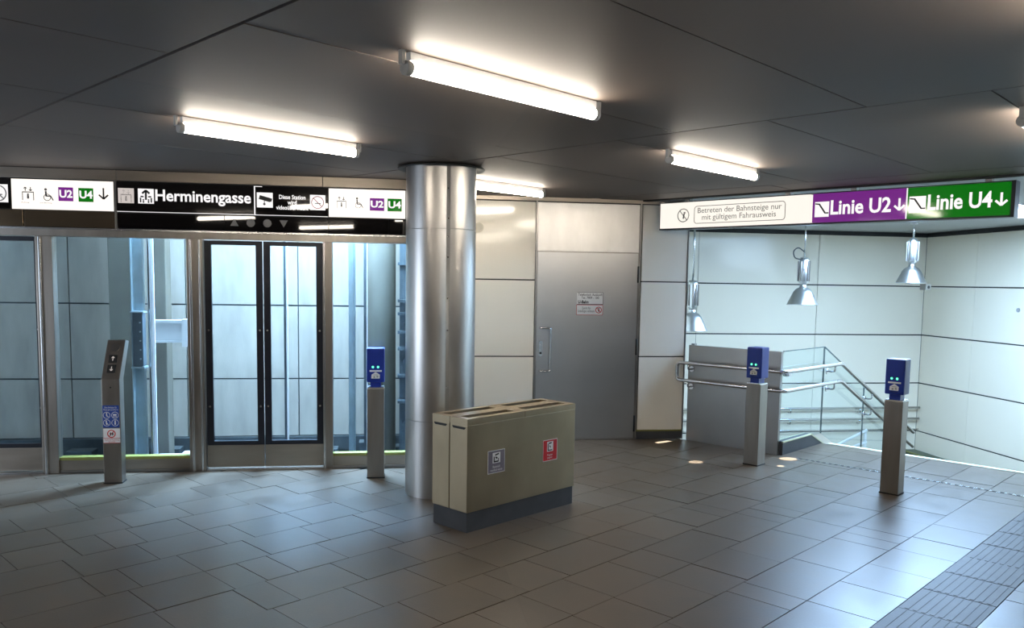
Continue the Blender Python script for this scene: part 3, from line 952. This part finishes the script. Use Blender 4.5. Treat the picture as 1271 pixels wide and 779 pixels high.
onhead('speaker_disc', PARASTEEL, disc(0.0, 1.135, 0.034, 20), 0.003, hd)
for z, fn in ((1.045, uparrow), (0.965, downarrow)):
    b_ = onhead('call_button', BLACK, rect(-0.036, 0.030, z - 0.030, z + 0.030), 0.006, hd)
    for q in fn(-0.003, z, 0.034, 0.024, 0.0045):
        onhead('button_arrow', DIMWHITE, q, 0.0075, b_)
MB().prism(disc(0.0, 0.815, 0.006, 10), -0.002, 0.0, 'y').build('key_lock', BLACK, cp)
st = plate('sticker', STICKB, cp, [rect(-0.068, 0.062, 0.478, 0.665)], -0.0012)
st['label'] = 'blue sticker with four white pictograms'
letters('Bitte freihalten für\nPlease give priority to', STICKW, st, -0.060, 0.054, 0.618, 0.655, -0.0018, 0)
for (x, z, kd) in ((-0.036, 0.582, 0), (0.030, 0.582, 1), (-0.036, 0.518, 2), (0.030, 0.518, 3)):
    plate('pictogram_ring', STICKW, st, ring(x, z, 0.029, 0.004, 16), -0.002)
    fig = [[disc(x, z + .015, .006, 8), bar(x, z + .008, x + .002, z - .008, .008), bar(x, z - .006, x + .014, z - .012, .006)],
           [rect(x - .015, x + .012, z - .004, z + .010), disc(x - .008, z - .012, .005, 8), disc(x + .008, z - .012, .005, 8)],
           [disc(x - .004, z + .014, .006, 8), bar(x - .004, z + .008, x, z - .016, .009), bar(x, z, x + .012, z - .016, .004)],
           [disc(x, z + .015, .006, 8), bar(x, z + .008, x, z - .016, .012)]][kd]
    plate('pictogram', STICKW, st, fig, -0.0025)
st = plate('sticker', STICKW, cp, [rect(-0.066, 0.066, 0.345, 0.470)], -0.0012)
st['label'] = 'white sticker with red prohibition ring'
plate('red_ring', REDP, st, ring(-0.002, 0.425, 0.034, 0.008, 20) + [bar(-.02, .405, .018, .447, .006), rect(-.066, .066, .386, .390), rect(-.066, .066, .345, .349)], -0.002)
plate('pictogram', INK, st, [rect(-.014, -.004, .412, .436), rect(.003, .013, .412, .436)], -0.0022)
letters('Nicht als Fluchtweg\nbenutzen', REDP, st, -0.056, 0.056, 0.353, 0.380, -0.002, 0)


# ------------------------------------------------------------------ fluorescent tubes
def tubelight(label, b0, a0):
    x, y = w2(b0, a0)
    t_ = thing('fluorescent_light', label, 'ceiling light', (x, y, 2.585), T, 'fluorescent ceiling lights')
    m = MB(); n = 20
    def cyl(x0, x1, r): return MB().prism(disc(0, 0, r, n), x0, x1, 'x')
    cyl(0.03, 1.19, 0.026).build('light_tube', TUBE, t_)
    cyl(0.0, 0.03, 0.029).build('end_cap', ENDCAP, t_)
    cyl(1.19, 1.22, 0.029).build('end_cap', ENDCAP, t_)
    bx('batten', WHITEP, t_, 0.02, 1.20, -0.014, 0.014, 0.030, 0.062)
    for xx in (-0.02, 1.225):
        bx('mounting_clip', ENDCAP, t_, xx, xx + 0.015, -0.012, 0.012, 0.01, 0.065)
    return t_


tubelight('lit tube light nearest the camera, top centre of the ceiling', 2.08, 2.64)
tubelight('lit tube light left of the column, over the lift doors', 2.06, 4.66)
tubelight('lit tube light right of the column, left of the stair sign', 4.76, 3.18)
tubelight('lit tube light half hidden behind the top of the column', 4.76, 5.42)
tubelight('lit tube light cut off by the right photo edge, over stair sign', 4.76, 1.10)
for b0, a0, where in ((2.08, 0.55, 'above the camera'), (-0.7, 3.7, 'left of the camera'), (-0.7, 1.6, 'behind the camera')):
    tubelight('lit tube light ' + where, b0, a0)

# ------------------------------------------------------------------ hanging sign over the stairs
S0 = w2(7.56, 5.14)
hs = thing('hanging_sign', 'long backlit hanging sign over the stairs, white, purple and green', 'sign', (S0[0], S0[1], 2.333), S_)
LS = 5.14 - 1.76
m = MB().box(0, LS, 0.0, 0.13, -0.012, 0.004).box(0, LS, 0.0, 0.13, 0.272, 0.280).box(0, LS, 0.12, 0.13, 0, 0.272)
m.box(LS - 0.03, LS, 0, 0.13, 0, 0.272).box(0, 0.008, 0, 0.13, 0, 0.272)
m.build('housing', DARKFRAME, hs)
X1, X2, X3 = 1.690, 2.555, 3.345
f1 = bx('white_panel', SIGNWR, hs, 0.010, X1 - 0.006, -0.004, 0.115, 0.006, 0.270)
f2 = bx('purple_panel', SIGNP, hs, X1 + 0.022, X2 - 0.006, -0.004, 0.115, 0.006, 0.270)
f3 = bx('green_panel', SIGNG, hs, X2 + 0.006, X3 - 0.006, -0.004, 0.115, 0.006, 0.270)
plate('divider', LETTERW, hs, [rect(X2 - 0.005, X2 + 0.005, 0.006, 0.270)], -0.005)
plate('pictogram', LGREY, f1, ring(0.300, 0.135, 0.072, 0.009) + [bar(.255, .185, .345, .085, .009), disc(.315, .16, .012, 10), bar(.31, .15, .30, .10, .016)], -0.0055)
plate('text_frame', GREYP, f1, roundframe(0.435, 1.440, 0.045, 0.222, 0.006, 0.03), -0.0055)
letters('Betreten der Bahnsteige nur\nmit gültigem Fahrausweis', GREYP, f1, 0.475, 1.405, 0.062, 0.205, -0.0055, 0.0)
for f_, x0, txt, tx1, ar in ((f2, X1 + 0.045, 'Linie U2', 2.425, 2.495), (f3, X2 + 0.022, 'Linie U4', 3.22, 3.285)):
    plate('stairs_field', LETTERW, f_, [rect(x0, x0 + 0.135, 0.055, 0.195)], -0.0055)
    plate('stairs_pictogram', INK, f_, [bar(x0 + .004, .178, x0 + .045, .172, .012), bar(x0 + .040, .176, x0 + .100, .090, .014), bar(x0 + .096, .090, x0 + .133, .090, .012)], -0.0075)
    letters(txt, LETTERW, f_, x0 + 0.150, tx1, 0.070, 0.205, -0.0055, 0.025)
    plate('arrow', LETTERW, f_, downarrow(ar, 0.135, 0.105, 0.085, 0.018), -0.0055)
for x in (0.30, 1.42, 2.05, 3.15):
    bx('hanger', PARASTEEL, hs, x, x + 0.05, 0.03, 0.09, 0.280, 0.345)

# ------------------------------------------------------------------ stairwell shell
wfar = setting('wall_far', 'pale enamelled panel wall at the back of the stairwell', 'wall')
YW = 12.9
bx('wall_core', GASKET, wfar, 3.1, XR + 0.2, YW, YW + 0.2, -1.4, 2.9)
ZJ = (-1.22, -0.73, 0.10, 0.93, 1.76, 2.60)
for x0, x1 in ((3.28, 4.98), (4.98, 7.08), (7.08, XR - 0.016)):
    for z0, z1 in zip(ZJ, ZJ[1:]):
        bx('wall_panel', WHITE_E, wfar, x0 + 0.004, x1 - 0.004, YW - 0.015, YW, z0 + 0.010, z1 - 0.010, bevel=0.002)
bx('top_trim', BLACK, wfar, 3.1, XR, YW - 0.05, YW, 2.60, 2.655)
wri = setting('wall_right', 'pale enamelled panel wall along the right of the stairs', 'wall')
bx('wall_core', GASKET, wri, XR, XR + 0.2, YB, YW, -1.4, 2.9)
for y0, y1 in ((11.65, 12.885), (9.55, 11.65), (7.45, 9.55), (5.35, 7.45), (3.2, 5.35)):
    for z0, z1 in zip(ZJ, ZJ[1:]):
        bx('wall_panel', WHITE_E, wri, XR - 0.015, XR, y0 + 0.002, y1 - 0.002, z0 + 0.010, z1 - 0.010, bevel=0.002)
bx('top_trim', BLACK, wri, XR - 0.05, XR, 3.0, YW - 0.05, 2.60, 2.655)
bx('skirting', surf('green_skirting', (0.08, 0.10, 0.06), 0.5), wri, XR - 0.30, XR - 0.015, 7.2, YW - 0.02, -1.22, -1.06)
bx('lime_strip', LIME, wri, XR - 0.31, XR - 0.28, 7.2, YW - 0.02, -1.06, -1.045)
MB().prism(disc(10.72, 1.437, 0.03, 16), XR - 0.03, XR - 0.015, 'x').build('wall_fitting', LGREY, wri)
# ceiling over the stairs with the daylight opening
cs = setting('ceiling_stairs', 'pale grey ceiling over the stairs', 'ceiling')
OB0, OB1, OA0, OA1 = 8.5, 12.15, 2.3, 4.15
base = clip(big, [(1, 0, XR), (0, 1, YW), (-1, 0, -3.1), bplane(CE + 0.05, -1)])
cm = MB()
for pl in ([bplane(OB0)], [bplane(OB1, -1)], [bplane(OB0, -1), bplane(OB1), aplane(OA0)], [bplane(OB0, -1), bplane(OB1), aplane(OA1, -1)]):
    c = clip(base, pl)
    if len(c) > 2: cm.prism(c, 2.66, 2.76)
cm.build('ceiling_board', STCEIL, cs)
sk = thing('skylight', 'bright daylight opening in the stair ceiling, glimpsed under the green sign', 'skylight', (*w2(OB0, OA0), 2.70), T)
MB().box(0, OB1 - OB0, 0, 0.03, -0.05, 0.06).box(0, OB1 - OB0, OA1 - OA0 - 0.03, OA1 - OA0, -0.05, 0.06).box(0, 0.03, 0, OA1 - OA0, -0.05, 0.06).box(OB1 - OB0 - 0.03, OB1 - OB0, 0, OA1 - OA0, -0.05, 0.06).build('skylight_frame', ALU, sk)
bx('skylight_pane', SKYG, sk, 0.03, OB1 - OB0 - 0.03, 0.03, OA1 - OA0 - 0.03, 0.02, 0.04)

# stairs and landing
sr = setting('staircase', 'flight of stone steps leading down from the hall', 'stairs')
for i in range(1, 8):
    b0 = EB + 0.35 * (i - 1) + 0.01
    c = clip([w2(b0, -3.5), w2(b0 + 0.36, -3.5), w2(b0 + 0.36, 3.80), w2(b0, 3.80)], [(1, 0, XR - 0.32), (0, 1, 12.8)])
    MB().prism(c, -1.22, -0.1525 * i).build('step', TILE, sr)
tag(bx('floor_landing', TILE, None, 3.1, XR, 4.5, YW, -1.42, -1.225), kind='structure')
# wall below the hall floor's edge
p = clip([w2(GB + 0.0, 3.92), w2(GB + 0.03, 3.92), w2(GB + 0.03, 5.2), w2(GB, 5.2)], [(0, 1, 8.79)])
MB().prism(p, -1.22, -0.02).build('wall_stair_edge', WHITE_E)
tag(bpy.data.objects['wall_stair_edge'], kind='structure')

# ------------------------------------------------------------------ steel parapet, glass balustrade and handrails (local x = b, y = a)
pp = thing('steel_parapet', 'brushed steel parapet panel at the head of the stairwell', 'parapet', (*w2(7.90, 3.84), 0), S_)
# local x = -a, y = b
bx('panel', PARASTEEL, pp, -1.09, 0.0, 0.0, 0.045, 0.0, 1.070, bevel=0.003)
bx('end_post', PARASTEEL, pp, -1.088, -1.05, 0.046, 0.10, 0.0, 1.085, bevel=0.003)
bx('top_cap', RAILSTEEL, pp, -1.045, 0.0, 0.046, 0.055, 1.045, 1.068)
gb = thing('glass_balustrade', 'clear glass balustrade with double stainless handrail, descending beside the stairs', 'balustrade', (0, 0, 0), T)
SLP = 0.436
KB = 8.62


def gz(b, z):      # height of a line that bends down with the stairs
    return z - max(0.0, b - 8.95) * SLP


for b0, b1 in ((7.96, 8.945), (8.955, 10.14), (10.15, 11.5)):
    pane = MB().prism([(b0, gz(b0, 0.10) if b0 > 8.9 else 0.10), (b1, gz(b1, 0.10) if b1 > 8.95 else 0.10), (b1, gz(b1, 1.07)), (b0, gz(b0, 1.07))], 3.838, 3.850, 'y')
    po = pane.build('glass_pane', GLB, gb)
    e = MB().box(b1 - 0.005, b1 + 0.003, 3.836, 3.852, gz(b1, 0.10), gz(b1, 1.07))
    e.build('pane_edge', GEDGE, po)
    e = MB().prism([(b0, gz(b0, 1.067)), (b1, gz(b1, 1.067)), (b1, gz(b1, 1.075)), (b0, gz(b0, 1.075))], 3.836, 3.852, 'y')
    e.build('top_edge', GEDGE, po)


def kz(b, z):
    return z - max(0.0, b - KB) * SLP


kp = lambda z0, z1: [(7.95, z0), (KB, z0), (11.5, kz(11.5, z0)), (11.5, kz(11.5, z1)), (KB, z1), (7.95, z1)]
k1 = MB()
for y0, y1, z0, z1 in ((3.805, 3.885, -0.02, 0.125),):
    k1.prism([(7.95, z0), (KB + 0.2, z0), (11.5, kz(11.5, z0) - 0.2), (11.5, kz(11.5, z1)), (KB, z1), (7.95, z1)], y0, y1, 'y')
k1.build('kerb', SKIRT, gb)
for y0, y1, mt in ((3.800, 3.818, 'a'), (3.872, 3.890, 'a'), (3.818, 3.872, 'b')):
    z0 = 0.126
    MB().prism([(7.95, z0), (KB, z0), (11.5, kz(11.5, z0)), (11.5, kz(11.5, z0 + 0.014)), (KB, z0 + 0.014), (7.95, z0 + 0.014)], y0, y1, 'y').build(
        'kerb_strip', surf('kerb_pale', (0.60, 0.60, 0.38), 0.5) if mt == 'a' else SKIRT, gb)
MB().prism(disc(8.02, 0.84, 0.032, 20), 3.79, 3.86, 'y').build('point_fixing', RAILSTEEL, gb)

hr = gb
RB = 7.815
RA = 3.745


def railpath(z, a_end, b_end):
    return [(RB, a_end, z), (RB, RA, z), (9.20, RA, z), (b_end, RA, z - (b_end - 9.20) * SLP)]


up = railpath(0.875, 5.02, 11.7)
lo = railpath(0.680, 5.02, 11.7)
path = fillet(up[::-1] + lo, 0.05)
MB().tube(path, 0.021, 14).build('rail', RAILSTEEL, hr)
for a_ in (4.88, 4.02):
    for z in (0.875, 0.680):
        m = MB().tube(fillet([(RB, a_, z - 0.015), (RB, a_, z - 0.07), (7.898, a_, z - 0.07)], 0.03), 0.009, 10)
        m.prism([(a_ + 0.032 * math.cos(q * math.pi / 8), z - 0.07 + 0.032 * math.sin(q * math.pi / 8)) for q in range(16)], 7.888, 7.898, 'x')
        m.build('bracket', RAILSTEEL, hr)
for b_ in (9.02, 10.14, 11.35):
    for z in (0.875, 0.680):
        zz = z - max(0, b_ - 9.2) * SLP
        m = MB().tube(fillet([(b_, RA, zz - 0.015), (b_, RA, zz - 0.08), (b_, 3.836, zz - 0.08)], 0.03), 0.010, 10)
        m.prism(disc(b_, zz - 0.08, 0.034, 16), 3.826, 3.837, 'y')
        m.build('bracket', RAILSTEEL, hr)

hw = thing('wall_handrail', 'handrails along the far stairwell wall, seen through the glass', 'handrail', (0, 0, 0))
for z, r in ((-0.315, 0.020), (-0.505, 0.020), (-0.690, 0.010)):
    MB().tube([(4.6, YW - 0.10, z), (XR - 0.03, YW - 0.10, z)], r, 12).build('rail', RAILSTEEL, hw)
for x in (5.4, 6.66, 7.92):
    for z in (-0.315, -0.505):
        MB().tube(fillet([(x, YW - 0.10, z), (x, YW - 0.10, z - 0.08), (x, YW - 0.016, z - 0.08)], 0.03), 0.012, 8).build('bracket', RAILSTEEL, hw)
hl = thing('lower_handrail', 'white sloping handrails of the lower flight behind the glass', 'handrail', (0, 0, 0))
for dz in (0.0, -0.20):
    MB().tube([(6.6, 12.3, -1.14 + dz * 0.2), (7.75, 12.3, -0.60 + dz)], 0.022, 12).build('rail', WHITEP, hl)
for x, z in ((7.72, -0.62),):
    bx('newel_post', WHITEP, hl, x - 0.02, x + 0.02, 12.28, 12.32, -1.22, z)


# ------------------------------------------------------------------ pendant lamps over the stairs
def pendant(label, x, y, zb, loop=False, cam_=False):
    t_ = thing('pendant_lamp', label, 'lamp', (x, y, zb), 0.3, 'pendant lamps over the stairs')
    prof = [(0.205, 0.0), (0.200, 0.012), (0.125, 0.175), (0.090, 0.215), (0.050, 0.235), (0.045, 0.27)]
    inner = [(0.040, 0.225), (0.086, 0.205), (0.118, 0.170), (0.198, 0.002)]
    m = MB(); n = 40
    full = prof[::-1] + [(0.203, 0.0)] + inner[::-1]
    b = 0
    for r, h_ in full:
        for i in range(n):
            a = 2 * math.pi * i / n
            m.v.append((r * math.cos(a), r * math.sin(a), h_))
    for q in range(len(full) - 1):
        for i in range(n):
            j = (i + 1) % n
            m.f.append([q * n + i, q * n + j, (q + 1) * n + j, (q + 1) * n + i]); m.s.append(True)
    m.build('shade', ALU, t_)
    MB().lathe([(0.035, 0), (0.045, 0.05), (0.03, 0.11)], 0, 0, 20, 0.10).build('bulb', LAMPIN, t_)
    bal = MB().lathe([(0.035, 0), (0.060, 0.03), (0.066, 0.05), (0.066, 0.33), (0.045, 0.37)], 0, 0, 24, 0.27).build('ballast_housing', ALU, t_)
    for q in range(10):
        a = 2 * math.pi * q / 10
        c_, s_ = math.cos(a), math.sin(a)
        MB().box(-0.004, 0.004, 0.064, 0.082, 0.32, 0.59).build('cooling_fin', PARASTEEL, bal).rotation_euler = (0, 0, a)
    MB().lathe([(0.012, 0), (0.012, 2.655 - zb - 0.63)], 0, 0, 12, 0.63).build('suspension_rod', RAILSTEEL, t_)
    MB().lathe([(0.05, 0), (0.05, 0.02)], 0, 0, 20, 2.638 - zb).build('ceiling_rose', ALU, t_)
    if loop:
        MB().tube(fillet([(-0.01, 0, 0.72), (-0.12, 0, 0.78), (-0.21, 0, 0.72), (-0.18, 0, 0.63), (-0.06, 0, 0.61)], 0.06), 0.008, 8).build('cable', BLACK, t_)
    if cam_:
        sn = bx('sensor_box', PARASTEEL, t_, 0.06, 0.17, -0.20, -0.10, -0.09, -0.004, bevel=0.006)
        MB().prism(disc(0.115, -0.05, 0.022, 14), -0.206, -0.20, 'y').build('sensor_lens', BLACK, sn)
    return t_


pendant('unlit aluminium pendant lamp with cable loop, below the white stair sign', 5.56, 10.5, 1.485, loop=True)
pendant('unlit aluminium pendant lamp half hidden by the cream wall end', 3.80, 10.0, 1.150)
pendant('unlit aluminium pendant lamp hung short, below the purple and green sign', 7.36, 10.8, 1.800, cam_=True)
